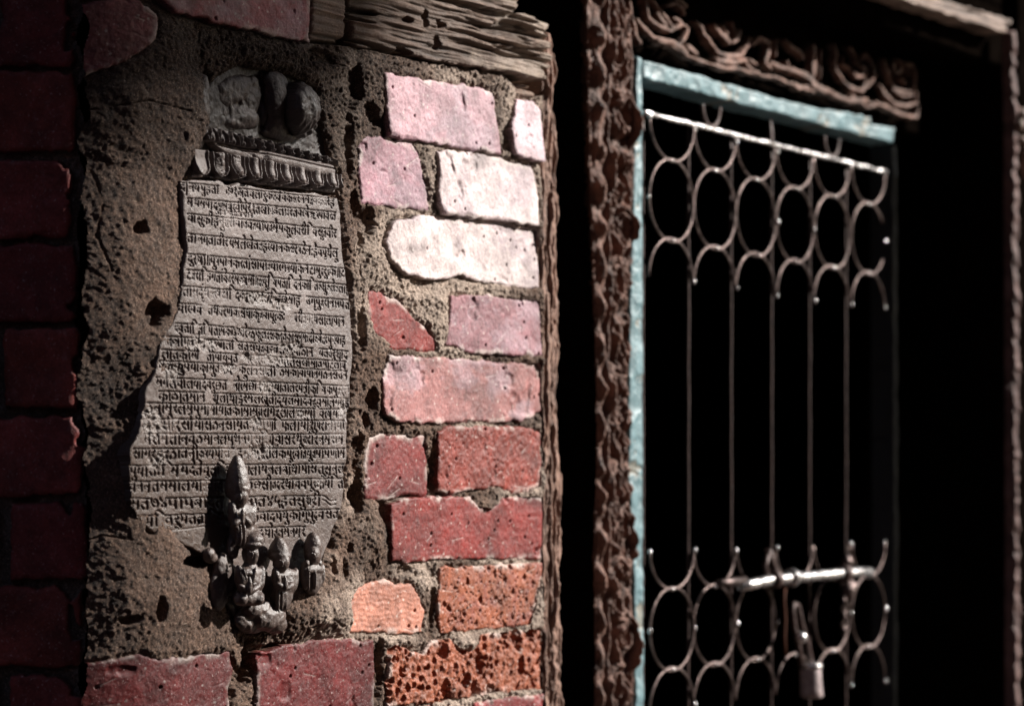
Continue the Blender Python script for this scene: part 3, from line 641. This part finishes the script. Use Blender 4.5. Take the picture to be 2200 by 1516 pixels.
# ------------------------------------------------------------------ timber
def wood_h(S, T, sd, along_s=True, f=1.0, amp=.004, seed=0, base=(.19, .135, .10)):
    a, b = (S, T) if along_s else (T, S)
    w_ = fbm(a * .6, b, 9, 3, 900 + seed) * .004
    g1 = fbm(a * .055 * f, b + w_, 130 * f, 4, 910 + seed); g2 = fbm(a * .04 * f, b + w_, 420 * f, 3, 920 + seed)
    crack = sstep(.55, .85, fbm(a * .07, b + w_, 110, 2, 930 + seed))
    h = amp * (g1 * .8 + .35 * g2) - amp * 2.2 * crack
    c = np.array(base) * (1 + .35 * g1 + .3 * g2)[..., None] * (1 - .45 * crack)[..., None]
    return h, np.clip(c, .01, .8)
def org(px, py, o=0.0): s, t = WALL.st(px, py); return WALL.W(np.float64(s), np.float64(t), np.float64(o))
BEAM = [(738,-70),(1094,-70),(1096,4),(1092,28),(1130,36),(1163,52),(1162,66),(1156,70),(1160,78),(1164,104),(1156,109),(1166,118),(1166,146),(1150,150),(1156,160),(1154,174),(1120,170),(1070,158),(970,139),(885,126),(826,113),(746,97),(738,40)]
def beam_h(S, T, sd):
    h, c = wood_h(S, T, sd, True, 1.0, .0042, 1, (.125, .084, .064))
    u, v = lerp_band(S, T, (740,-70), (1165,40), (740,96), (1165,176), 0)
    for q in (.30, .47, .66):                                        # open seams between the layers of the split end
        wv = .03 * fbm(S * .3, T * 0 + q * 9, 40, 3, int(q * 100)); k = np.exp(-((v - q - wv) / .022) ** 2) * sstep(.35, .8, u)
        h -= .010 * k; c = c * (1 - .4 * k[..., None])
    h += .004 * sstep(.35, .95, u)
    for px, py, rx, ry in ((868,45,12,8),(940,55,12,10),(932,95,7,16),(860,110,16,6),(905,40,6,18),(1010,150,20,6)):
        s, t = WALL.st(px, py); ex, _ = WALL.st(px + rx, py); _, ey = WALL.st(px, py - ry)
        h -= .010 * sstep(1.2, .5, np.hypot((S - s) / (ex - s), (T - t) / (ey - t)) + .3 * fbm(S, T, 80, 3, 41))
    lim = sstep(.55, 1.0, u + .3 * fbm(S, T, 40, 3, 44)) * .42
    return h, c * (1 - lim[..., None]) + lim[..., None] * np.array((.40, .33, .27))
tag(relief('timber_beam', WALL, WALL.poly(BEAM), .006, .0008, beam_h, M_WOOD, None, thick=.06, edge=.005, wob=.0016, wf=70, seed=5, origin=org(950, 60)),
    'long cracked wooden beam with a split ragged end above the pale bricks', 'wooden beam')
tag(relief('timber_beam', WALL, WALL.poly([(661,-70),(731,-70),(732,96),(700,90),(661,88)]), .004, .0008, lambda S, T, d: wood_h(S, T, d, True, 1.0, .003, 2, (.20,.145,.115)), M_WOOD, None, thick=.06, edge=.004, wob=.001, origin=org(700, 30)),
    'short piece of brown beam between the upper red brick and the long beam', 'wooden beam')
tag(relief('wood_wedge', WALL, WALL.poly([(1091,184),(1110,179),(1138,182),(1139,190),(1100,192)]), .0, .0007, lambda S, T, d: wood_h(S, T, d, True, 1.0, .002, 3, (.18,.12,.09)), M_WOOD, None, thick=.04, edge=.003, origin=org(1115, 186)),
    'thin upper splinter of wood wedged under the beam end', 'wood wedge', 'splinters under the beam')
tag(relief('wood_wedge', WALL, WALL.poly([(1095,191),(1120,191),(1146,199),(1148,212),(1122,209),(1098,199)]), .0, .0007, lambda S, T, d: wood_h(S, T, d, True, 1.0, .002, 4, (.15,.10,.075)), M_WOOD, None, thick=.04, edge=.003, origin=org(1120, 200)),
    'thicker lower splinter of wood resting just above the narrow pale brick', 'wood wedge', 'splinters under the beam')

POST = [(1166,1600),(1168,1400),(1166,1200),(1164,900),(1161,700),(1158,500),(1158,400),(1160,300),(1160,230),(1168,180),(1176,150),(1166,140),(1165,80),(1172,66),(1182,74),(1188,104),(1196,118),(1197,300),(1199,420),(1197,600),(1203,680),
        (1200,800),(1203,880),(1198,1000),(1211,1022),(1211,1060),(1204,1110),(1210,1136),(1209,1190),(1203,1230),(1206,1260),(1203,1310),(1209,1370),(1206,1460),(1212,1500),(1210,1600)]
def post_h(S, T, sd):
    h, c = wood_h(S, T, sd, False, 1.3, .0028, 6, (.23, .135, .10))
    rib = np.sin((S + .002 * fbm(S, T, 12, 3, 61)) * 900)
    return h + .0010 * rib + .002 * fbm(S, T, 60, 4, 62), c
tag(relief('timber_post', WALL, WALL.poly(POST, -.004), -.004, .0008, post_h, M_WOOD, None, thick=.05, edge=.004, wob=.0018, wf=60, seed=9, origin=org(1185, 900)),
    'rough upright wooden post with deep grain at the right end of the brick wall', 'wooden post')

# ------------------------------------------------------------------ doorway: carved frame, blue frame, iron grille
def base_at(px, py, o): s, t = WALL.st(px, py, o); return WALL.W(np.float64(s), np.float64(t), np.float64(o))
OJ, OB, OG = -.03, -.045, -.05
frame = empty('carved_door_frame', base_at(1330, 1600, OJ), 'dark carved wooden door frame with scrollwork jamb and leafy lintel', 'door frame')
JAMB = [(1270,-80),(1272,100),(1277,300),(1285,560),(1294,800),(1295,1000),(1289,1150),(1292,1400),(1288,1640),(1367,1640),(1366,1480),(1362,1200),(1354,1000),(1353,850),(1357,600),(1364,400),(1368,280),(1367,140),(1362,90),(1352,20),(1340,-80)]
def jamb_h(S, T, sd):
    u, v = lerp_band(S, T, (1266,-80), (1366,-80), (1286,1640), (1366,1640), OJ)
    wv = fbm(S, T, 22, 3, 400) * .35
    rope = np.cos((T * 150 + u * 9 + wv * 2)) * np.exp(-((u - .13) / .10) ** 2)
    edge = np.exp(-((u - .30) / .05) ** 2) + np.exp(-((u - .95) / .06) ** 2)
    # running scrolls: rings alternating along the jamb
    h = np.zeros(S.shape); p = .115
    for k in range(-3, 8):
        for side, dt in ((.52, 0), (.74, .5)):
            tc = (k + dt) * p + .012 * math.sin(k * 5.1); du = (u - side) * .085; dt_ = T - tc
            for a_, b_, oy, wd in ((.0165, .034, 0, .20), (.009, .016, .010, .30), (.006, .010, -.018, .45)):
                r = np.hypot(du / a_, (dt_ - oy) / b_) + .12 * wv
                h = np.maximum(h, np.exp(-((r - 1) / wd) ** 2))
    tw = np.exp(-((u - .62 - .18 * np.sin(T * 55 + 1)) / .07) ** 2)
    h = np.maximum(h, tw) * sstep(.26, .36, u) * sstep(1.0, .92, u)
    f = fbm(S, T, 60, 4, 402); g = fbm(S * 3, T, 90, 3, 404)
    H = -.011 + .012 * h * (1 + .3 * f) + .010 * edge + .010 * np.exp(-((u - .13) / .12) ** 2) + .004 * rope + .0016 * f + .0014 * g
    hi = np.clip((H + .014) / .018, 0, 1)[..., None]
    c = np.array((.138, .070, .050)) * (1 + .3 * f + .2 * g)[..., None]
    return H, np.clip(c, .008, .6)
relief('jamb', WALL, WALL.poly(JAMB, OJ), OJ, .0011, jamb_h, M_CARVED, frame, thick=.005, edge=.005, wob=.0011, wf=45, seed=12)

ZA = lambda L: [(1250 + x / 4.332, y / 4.332) for x, y in L]
ZB = lambda L: [(1700 + x / 4.332, y / 4.332) for x, y in L]
STROKES = [(ZA(p), r) for p, r in [
 ([(520,190),(560,250),(650,340),(760,400),(900,470),(990,530),(1100,570),(1200,600),(1330,640),(1450,640),(1560,680),(1680,710),(1800,720),(1900,770),(2050,820),(2166,860)], 26),
 ([(700,370),(800,395),(880,420),(960,500)], 46), ([(590,20),(600,90),(620,170),(720,250),(820,290),(930,230),(985,270),(950,350),(900,420)], 30), ([(620,-80),(650,0),(720,100),(800,190),(860,270)], 28),
 ([(780,60),(860,30),(930,90),(950,130)], 26), ([(700,140),(770,230)], 34), ([(850,170),(920,210)], 26), ([(800,-80),(860,-30),(960,60)], 30),
 ([(1060,210),(1110,250),(1130,320),(1180,400),(1240,480),(1350,530),(1470,520),(1530,430),(1560,360)], 32), ([(1220,250),(1270,310),(1340,370),(1370,400)], 34), ([(1380,210),(1420,300),(1440,370),(1400,400)], 27), ([(1290,240),(1330,310)], 26), ([(1470,290),(1450,350)], 24),
 ([(1250,560),(1400,590),(1500,560),(1560,640),(1640,690)], 34), ([(1580,410),(1650,360),(1730,400),(1720,500),(1690,590),(1750,640)], 30), ([(1800,380),(1795,520)], 26),
 ([(1890,380),(1930,430),(2000,480),(2050,530)], 34), ([(1740,590),(1850,630),(1950,660),(2100,700)], 30), ([(1900,580),(1910,650)], 24), ([(2140,440),(2140,720)], 32), ([(980,440),(1060,500)], 30), ([(1560,560),(1620,600)], 26),
 ([(420,-80),(440,60),(470,190),(500,330),(540,400)], 30)]]
STROKES += [(ZB(p), r) for p, r in [
 ([(205,430),(203,700)], 30), ([(275,470),(268,740)], 20), ([(0,650),(150,720),(250,800),(380,880),(540,945),(680,930),(770,990)], 34), ([(0,780),(60,825),(150,810)], 26), ([(180,790),(300,850)], 40),
 ([(395,430),(415,500),(400,580),(410,650),(450,730),(540,810),(640,850),(715,800),(760,720),(770,640),(735,560),(680,500)], 27), ([(490,530),(470,600),(550,650),(600,720),(670,710),(690,640),(640,620)], 23), ([(540,450),(590,520),(600,600)], 23), ([(660,520),(640,580)], 20),
 ([(860,560),(880,660),(920,740),(965,830),(1040,860),(1120,850),(1145,780),(1145,690),(1130,610),(1075,600),(1080,700)], 25), ([(965,560),(940,620),(985,690),(1030,650),(1000,570)], 21), ([(950,840),(1040,900),(1120,890)], 22), ([(1010,740),(1060,790)], 20),
 ([(820,800),(880,900),(960,970),(1060,990),(1170,960)], 27), ([(780,960),(900,1010),(1000,1060),(1100,1090),(1165,1085),(1185,980)], 30), ([(1150,840),(1165,960)], 26), ([(560,900),(700,1000),(780,990)], 24), ([(690,760),(660,860)], 26)]]
OL = -.035
def build_lintel():
    S, T = grid(WALL.poly([(1340, -60), (2000, -60), (2000, 270), (1340, 270)], OL), .0011)
    best = np.full(S.shape, -1.0); hh = np.zeros(S.shape)
    n = .0009 * fbm(S, T, 60, 3, 410)
    for pts, r in STROKES:
        L = WALL.poly(pts, OL); cx = np.mean([p[0] for p in pts])
        rm = r / 4.332 / F * WALL.W(np.float64(L[0][0]), np.float64(0), np.float64(0))[1] * .74
        d = line_dist(S, T, L) + n; k = (rm - d)
        best = np.maximum(best, k); hh = np.maximum(hh, np.sqrt(np.clip(1 - (d / rm) ** 4, 0, 1)) * rm * .9)
    f = fbm(S, T, 70, 4, 412); c = np.array((.19, .108, .082)) * (1 + .3 * f + .25 * fbm(S * .3, T, 120, 3, 413))[..., None]
    H = OL + hh + .0012 * f; H = np.where(best < 0, OL - .008, H); m = best > -.0009
    grid_mesh('lintel_carving', WALL.W(S, T, H), facemask(m), np.clip(c, .01, .6), M_CARVED, frame)
build_lintel()
# dark timber behind the carving, the recess on both sides and the outer frame
def pbox(name, x0, y0, x1, y1, o0, o1, mat, parent=None, label=None, cat=None):
    """box whose front outline sits over a photo rectangle (slanted rows are levelled at its left edge)"""
    om = max(o0, o1); a, b = WALL.st(x0, y0, om), WALL.st(x1, y1, om); t0, t1 = WALL.st(x0, y1, om)[1], a[1]
    return box_mesh(name, ((a[0], t0, o0), (b[0], t1, o1)), mat, parent, label, cat)
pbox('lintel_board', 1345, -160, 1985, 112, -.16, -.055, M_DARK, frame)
blue = empty('blue_door_frame', base_at(1372, 1600, OB), 'chipped pale blue painted inner frame of the door opening beside the carved jamb', 'painted frame')
BJ = [(1369,120),(1381,126),(1381,300),(1382,600),(1382,1000),(1384,1300),(1386,1640),(1367,1640),(1364,1300),(1352,1000),(1352,850),(1356,600),(1362,400),(1365,280)]
def blue_h(S, T, sd):
    f = fbm(S, T, 50, 4, 420); chip = sstep(.8, 1.05, fbm(S, T, 38, 4, 422) + .3 * fbm(S, T, 200, 2, 423))
    c = np.array((.125, .215, .24)) * (1 + .15 * f)[..., None]; c = c * (1 - chip[..., None]) + np.array((.20, .20, .17)) * chip[..., None]
    return .0012 * f - .001 * chip, c
M_BLUE2 = material('flaking_blue_paint', None, 0.45, 0.5, grain=[(70, .8, 1.15), (500, .85, 1.15)], bump=[(160, .0012)])
relief('jamb', WALL, WALL.poly(BJ, OB), OB, .001, blue_h, M_BLUE2, blue, thick=.03, edge=.003)
BL = [(1383,129),(1430,142),(1481,155),(1500,160),(1534,172),(1600,189),(1672,212),(1700,217),(1760,233),(1820,240),(1871,252),(1873,265),(1924,275),(1919,309),(1850,291),(1750,265),(1700,252),(1600,226),(1500,200),(1383,168)]
relief('lintel', WALL, WALL.poly(BL, OB), OB, .001, blue_h, M_BLUE2, blue, thick=.03, edge=.003, wob=.0009, wf=60, seed=3)
relief('jamb', WALL, WALL.poly([(1917,312),(1927,314),(1929,700),(1930,1200),(1931,1640),(1920,1640),(1920,1000)], OB - .02), OB - .02, .001, blue_h, material('shaded_blue_paint', (.022, .026, .028), .6, .3), blue, thick=.03, edge=.003)  # blue paint in a darker copy, shade put into its colour

grille = empty('iron_grille', base_at(1640, 1600, OG), 'wrought iron grille of upright bars and interlaced rings across the dark doorway', 'iron grille')
def gp(s, t, o=OG): return WALL.W(np.float64(s), np.float64(t), np.float64(o))
SB = np.linspace(WALL.st(1391, 300, OG)[0], WALL.st(1899, 300, OG)[0], 7); PITCH = SB[1] - SB[0]
TR = np.mean([WALL.st(1377, 238, OG)[1], WALL.st(1900, 372, OG)[1]])                     # top rail height
TU = np.mean([WALL.st(1436, 348, OG)[1], WALL.st(1861, 437, OG)[1]])                     # bottoms of the first loops
TC = np.mean([WALL.st(1436, 518, OG)[1], WALL.st(1855, 584, OG)[1]])                     # bottoms of the rings
TN = np.mean([WALL.st(1396, 591, OG)[1], WALL.st(1818, 657, OG)[1]])                     # feet of the last loops
TL0, TL1, TL2, TL3 = (np.mean([WALL.st(*a, OG)[1], WALL.st(*b, OG)[1]]) for a, b in (((1475,1180),(1815,1172)), ((1435,1268),(1525,1257)), ((1435,1437),(1850,1390)), ((1475,1508),(1815,1477))))
TB = WALL.st(1640, 1640, OG)[1]
rs = random.Random(8)
tube('rail', [gp(SB[0] - .014 + k * (SB[6] - SB[0] + .02) / 40, TR + rs.uniform(-.0006, .0006)) for k in range(41)], [.0029 * (1 + .25 * rs.random() - .3 * (k % 7 == 3)) for k in range(41)], M_STEEL, grille, 8)
for i, s in enumerate(SB[:6]):
    tube('bar', [gp(s + rs.uniform(-.0008, .0008), TR + (TB - TR) * k / 24, OG - .006) for k in range(25)], .0018, M_RUST, grille, 6)
def arc(s0, t0, rx, rt, a0, a1, n=22, o=OG): return [gp(s0 + rx * math.cos(a), t0 + rt * math.sin(a), o) for a in (a0 + (a1 - a0) * k / n for k in range(n + 1))]
for i in range(6):
    c = (SB[i] + SB[i + 1]) / 2; h = PITCH / 2 - .0012; j = lambda: rs.uniform(-.0015, .0015)
    o = OG + rs.uniform(-.001, .002)
    tube('scroll', arc(c + j(), TR - .004, h, TR - .004 - TU, -math.pi, 0, o=o), .0017, M_IRON, grille, 6)
    full = i < 5
    tube('ring', arc(c + j(), (TU + TC) / 2, h, (TU - TC) / 2 + .002, 0, 2 * math.pi, 36, o)[:-1] if full else arc(c, (TU + TC) / 2, h, (TU - TC) / 2 + .002, .55, 5.75, 36, o), .0017, M_IRON, grille, 6, closed=full)
    tube('scroll', arc(c + j(), TN, h, TC - TN + .002, math.pi, 0, o=o), .0017, M_IRON, grille, 6)
    # the matching group at the foot of the grille
    tube('scroll', arc(c + j(), TL0, h, TL0 - TL1, -math.pi, 0, o=o), .0017, M_IRON, grille, 6)
    if i not in (3,): tube('ring', arc(c + j(), (TL1 + TL2) / 2, h, (TL1 - TL2) / 2 + .002, 0, 2 * math.pi, 36, o)[:-1], .0017, M_IRON, grille, 6, closed=True)
    tube('scroll', arc(c + j(), TL3, h, TL2 - TL3 + .002, math.pi, 0, o=o), .0017, M_IRON, grille, 6)
def bead(parent, s, t, r, mat=M_STEEL, o=OG + .002, name='glint_collar', sq=1.0):
    bm = bmesh.new(); bmesh.ops.create_uvsphere(bm, u_segments=10, v_segments=8, radius=1); p = gp(s, t, o) - base_of(parent)
    for v in bm.verts: v.co = Vector((v.co.x * r, v.co.y * r, v.co.z * r * sq)) + Vector(p)
    for f in bm.faces: f.smooth = True
    me = bpy.data.meshes.new(name); bm.to_mesh(me); bm.free(); return link_mesh(name, me, mat, parent)
for i, s in enumerate(SB):
    for t in (TR - .006, (TU + TC) / 2, TN, TL0, (TL1 + TL2) / 2, TL3):
        if rs.random() < .7: bead(grille, s + rs.uniform(-.002, .002), t + rs.uniform(-.003, .003), .0028 * rs.uniform(.7, 1.1), sq=1.3)
for i in range(6):
    c = (SB[i] + SB[i + 1]) / 2
    for t in (TU, TC, TL1, TL2): bead(grille, c + rs.uniform(-.002, .002), t, .0032, sq=.7)  # bright beads stand in for glints where the loops cross
for px, hw, yy in ((1527, .021, 268), (1786, .021, 338)):
    s, _ = WALL.st(px, yy, OG); tube('finial', arc(s, TR + .029, hw, .026, -math.pi * .97, -.03), .0026, M_RUST, grille, 6)
s, _ = WALL.st(1655, 300, OG); tube('finial', [gp(s, TR + k * .005) for k in range(7)], [.005, .004, .0042, .0036, .003, .002, .0008], M_RUST, grille, 6)

# bolt, chain and padlock on the grille
OK_ = OG + .022
bolt = empty('door_bolt', base_at(1730, 1245, OK_), 'shiny steel sliding bolt lying across the lower bars of the grille', 'door bolt')
def pp(x, y, o=OK_): s, t = WALL.st(x, y, o); return gp(s, t, o)
tube('rod', [pp(1590,1259), pp(1625,1252), pp(1656,1245), pp(1700,1241), pp(1760,1236), pp(1806,1231), pp(1845,1228), pp(1869,1229)], [.0058,.0066,.0066,.0066,.0064,.0064,.0066,.0062], M_STEEL, bolt, 12)
tube('bracket', [pp(1545,1252), pp(1565,1250), pp(1600,1246)], .0052, M_IRON, bolt, 8)
for x, y, wd in ((1662,1243,8), (1812,1231,8), (1700,1240,5)): tube('keeper', [pp(x - wd / 2, y + .3), pp(x + wd / 2, y - .3)], [.0115, .0115], M_RUST if wd == 8 else M_STEEL, bolt, 12)
tube('staple', [pp(1650,1180), pp(1656,1200), pp(1666,1225), pp(1675,1243)], .0042, M_RUST, bolt, 6); tube('staple', [pp(1650,1190), pp(1643,1215), pp(1650,1236)], .0036, M_RUST, bolt, 6)
tube('knob', [pp(1819,1190), pp(1819,1206), pp(1822,1224)], [.004, .0085, .006], M_IRON, bolt, 10)
tube('knob', [pp(1826,1254), pp(1820,1268), pp(1817,1284)], [.010, .0098, .006], M_IRON, bolt, 10)
chain = empty('hanging_chain', base_at(1812, 1340, OK_), 'short chain of pale metal links hanging under the right end of the bolt', 'chain')
for k in range(5):
    y = 1291 + k * 16; r = 5; pts = [pp(1813 + r * .8 * math.cos(a) * (1 if k % 2 else .35), y + 8.5 * math.sin(a), OK_ + .004 * math.cos(a) * (0 if k % 2 else 1)) for a in (2 * math.pi * q / 14 for q in range(14))]
    tube('link', pts, .0022, M_IRON, chain, 6, closed=True)
lock = empty('padlock', base_at(1744, 1498, OK_), 'small worn padlock with a tall shackle dangling below the bolt', 'padlock')
tube('body', [pp(1741,1432), pp(1741,1440), pp(1742,1460), pp(1743,1480), pp(1744,1494), pp(1744,1498)], [.0125,.0135,.0135,.0140,.0142,.0115], material('worn_brass', (.42, .34, .34), .5, .5, metallic=.2, grain=[(120, .5, 1.3)], bump=[(200, .001)]), lock, 18)
tube('cap', [pp(1741,1424), pp(1741,1426), pp(1741,1434), pp(1741,1436)], [.0135,.0150,.0150,.0135], M_STEEL, lock, 18)
tube('shackle', [pp(1722,1428), pp(1716,1390), pp(1706,1345), pp(1702,1310), pp(1706,1296), pp(1714,1300), pp(1722,1340), pp(1735,1385), pp(1744,1426)], .0034, M_RUST, lock, 8)
bead(lock, *WALL.st(1721, 1369, OK_ + .01), .0075, M_STEEL, OK_ + .01, 'rivet')
cord = tube('orange_twine', [pp(1686,1262), pp(1684,1290), pp(1687,1330), pp(1685,1368), pp(1688,1405)], .0020, material('orange_cord', (.07, .022, .01), .8, .2), None, 6)
tag(cord, 'short orange brown cord hanging down beside the padlock shackle', 'twine')

# outer frame of the doorway, recessed boards, and the unlit room
OO = .06
outer = empty('outer_door_frame', base_at(2190, 1600, OO), 'outer wooden door frame with a worn beam corner and a thin beaded post at far right', 'door frame')
OLN = [(1700,-140),(1820,-34),(1935,1),(1977,14),(2046,36),(2104,55),(2159,72),(2168,66),(2180,42),(2139,31),(2069,9),(2010,-10),(1960,-40),(1900,-140)]
relief('lintel', WALL, WALL.poly(OLN, OO), OO, .0012, lambda S, T, d: wood_h(S, T, d, True, 1.0, .002, 22, (.27, .20, .165)), M_WOOD, outer, thick=.05, edge=.004, wob=.0015, wf=50)
def bead_h(S, T, sd):
    f = fbm(S, T, 50, 3, 431)
    c = np.array((.15, .085, .075)) * (1 + .3 * f)[..., None]
    return .004 * np.abs(np.sin(T * 95 + 2 * f)) + .002 * f, np.clip(c, .01, .6)
relief('post', WALL, WALL.poly([(2171,68),(2181,64),(2183,233),(2186,500),(2187,900),(2188,1640),(2178,1640),(2178,900),(2176,500),(2175,233)], OO), OO, .0012, bead_h, M_CARVED, outer, thick=.010, edge=.004, wob=.001)
pbox('upper_board', 1900, -420, 2420, -78, -.1, OO - .03, M_DARK, outer)
pbox('post_core', 2187, -60, 2420, 1640, OO - .25, OO - .012, M_DARK, outer)
blobs('capital', WALL, [(2196,246,6,14,9,10),(2190,268,4,9,10,8),(2200,302,6,16,6,9),(2205,350,2,10,24,8)], OO, M_CARVED, outer)
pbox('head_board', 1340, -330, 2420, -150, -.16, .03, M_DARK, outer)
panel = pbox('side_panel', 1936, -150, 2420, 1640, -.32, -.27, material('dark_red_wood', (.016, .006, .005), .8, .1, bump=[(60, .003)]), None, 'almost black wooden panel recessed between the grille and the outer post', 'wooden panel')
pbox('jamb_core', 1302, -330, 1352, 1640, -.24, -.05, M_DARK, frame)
for pts in ([(1991,252),(1990,280),(1993,312)],[(1979,346),(1977,390),(1980,424)],[(1999,405),(1996,418),(1986,428)],[(1985,445),(1988,475)],[(1984,1268),(1988,1300)]):
    tube('moulding', [pp(x, y, -.262) for x, y in pts], .006, material('faded_red_wood', (.30, .09, .07), .7, .3) if 'faded_red_wood' not in bpy.data.materials else bpy.data.materials['faded_red_wood'], panel, 8)
gap = pbox('reveal_board', 1196, -330, 1300, 1640, -.30, -.24, M_DARK, None, 'board coloured black for the shade in the gap between rough post and carved jamb', 'wooden board')
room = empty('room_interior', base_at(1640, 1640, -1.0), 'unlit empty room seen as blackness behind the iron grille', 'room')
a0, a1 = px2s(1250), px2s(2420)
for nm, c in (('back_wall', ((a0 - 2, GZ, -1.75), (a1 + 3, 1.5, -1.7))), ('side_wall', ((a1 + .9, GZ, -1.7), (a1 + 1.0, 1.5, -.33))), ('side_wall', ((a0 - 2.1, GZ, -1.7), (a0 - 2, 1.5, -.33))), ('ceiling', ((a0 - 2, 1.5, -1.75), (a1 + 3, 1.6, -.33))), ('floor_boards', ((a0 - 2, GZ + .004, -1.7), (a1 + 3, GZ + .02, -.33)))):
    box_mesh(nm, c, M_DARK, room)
# the rest of the house front above and beside the opening, and unseen houses added across the lane to close off the sky
house = empty('house_front', base_at(1640, -330, -.2), 'dark upper house front with an added eave above the doorway', 'house')
box_mesh('upper_wall', ((px2s(172), .9, -.33), (a1 + 3, 2.3, -.07)), M_BRICK if False else material('dark_brick', (.11, .045, .035), .8, .2, bump=[(40, .006)]), house)
box_mesh('side_wall', ((a1, GZ, -.33), (a1 + 3, .56, -.07)), bpy.data.materials['dark_brick'], house)

def house_box(name, s0, t1, s1, o0, o1, label, roof=True):
    h = empty(name, WALL.W(np.float64((s0 + s1) / 2), np.float64(GZ), np.float64((o0 + o1) / 2)), label, 'house')
    box_mesh('wall', ((s0, GZ, o0), (s1, t1, o1)), bpy.data.materials['dark_brick'], h)
    if roof: box_mesh('roof', ((s0 - .2, t1, min(o0, o1) - .4), (s1 + .02, t1 + .12, max(o0, o1) + .3)), M_DARK, h)
    return h
pS = px2s(1000)
house_box('sky_block_house', pS - 9, 4.5, pS + 2.0, 3.0, 5.2, 'unseen tall brick house added across the lane to close off the sky, left of the side alley')
house_box('sky_block_house', pS + 6.6, 4.5, pS + 14, 3.0, 4.0, 'unseen brick house added across the lane to close off the sky, right of the side alley')
house_box('sky_block_house', pS - 14, 4.0, pS - 13.2, -3, 9.0, 'unseen brick house added to close off the sky at the near end of the lane')
# unseen taller house added to cut the sun: its corner and eave shade the left of the tablet wall
KO = 7.2; KS, KT = KO * SUN_D / SUN_N, KO * SUN.z / SUN_N
shade_house = house_box('added_shade_house', pS - 4, 10.0, px2s(SHADE_X) + KS, KO, KO + 2.5, 'unseen tall house added past the side alley to shade the left of the wall', False)
box_mesh('eave', ((pS - 4, WALL.st(450, SHADE_Y)[1] + KT, KO - .15), (px2s(EAVE_X) + KS, 10.3, KO + .0)), M_DARK, shade_house)  # added overhang, its edge dims the upper left of the wall
box_mesh('eave', ((pS - 5, 1.75, -.05), (pS + 5, 1.83, .75)), M_DARK, house)  # unseen eave added to close off the sky above the door
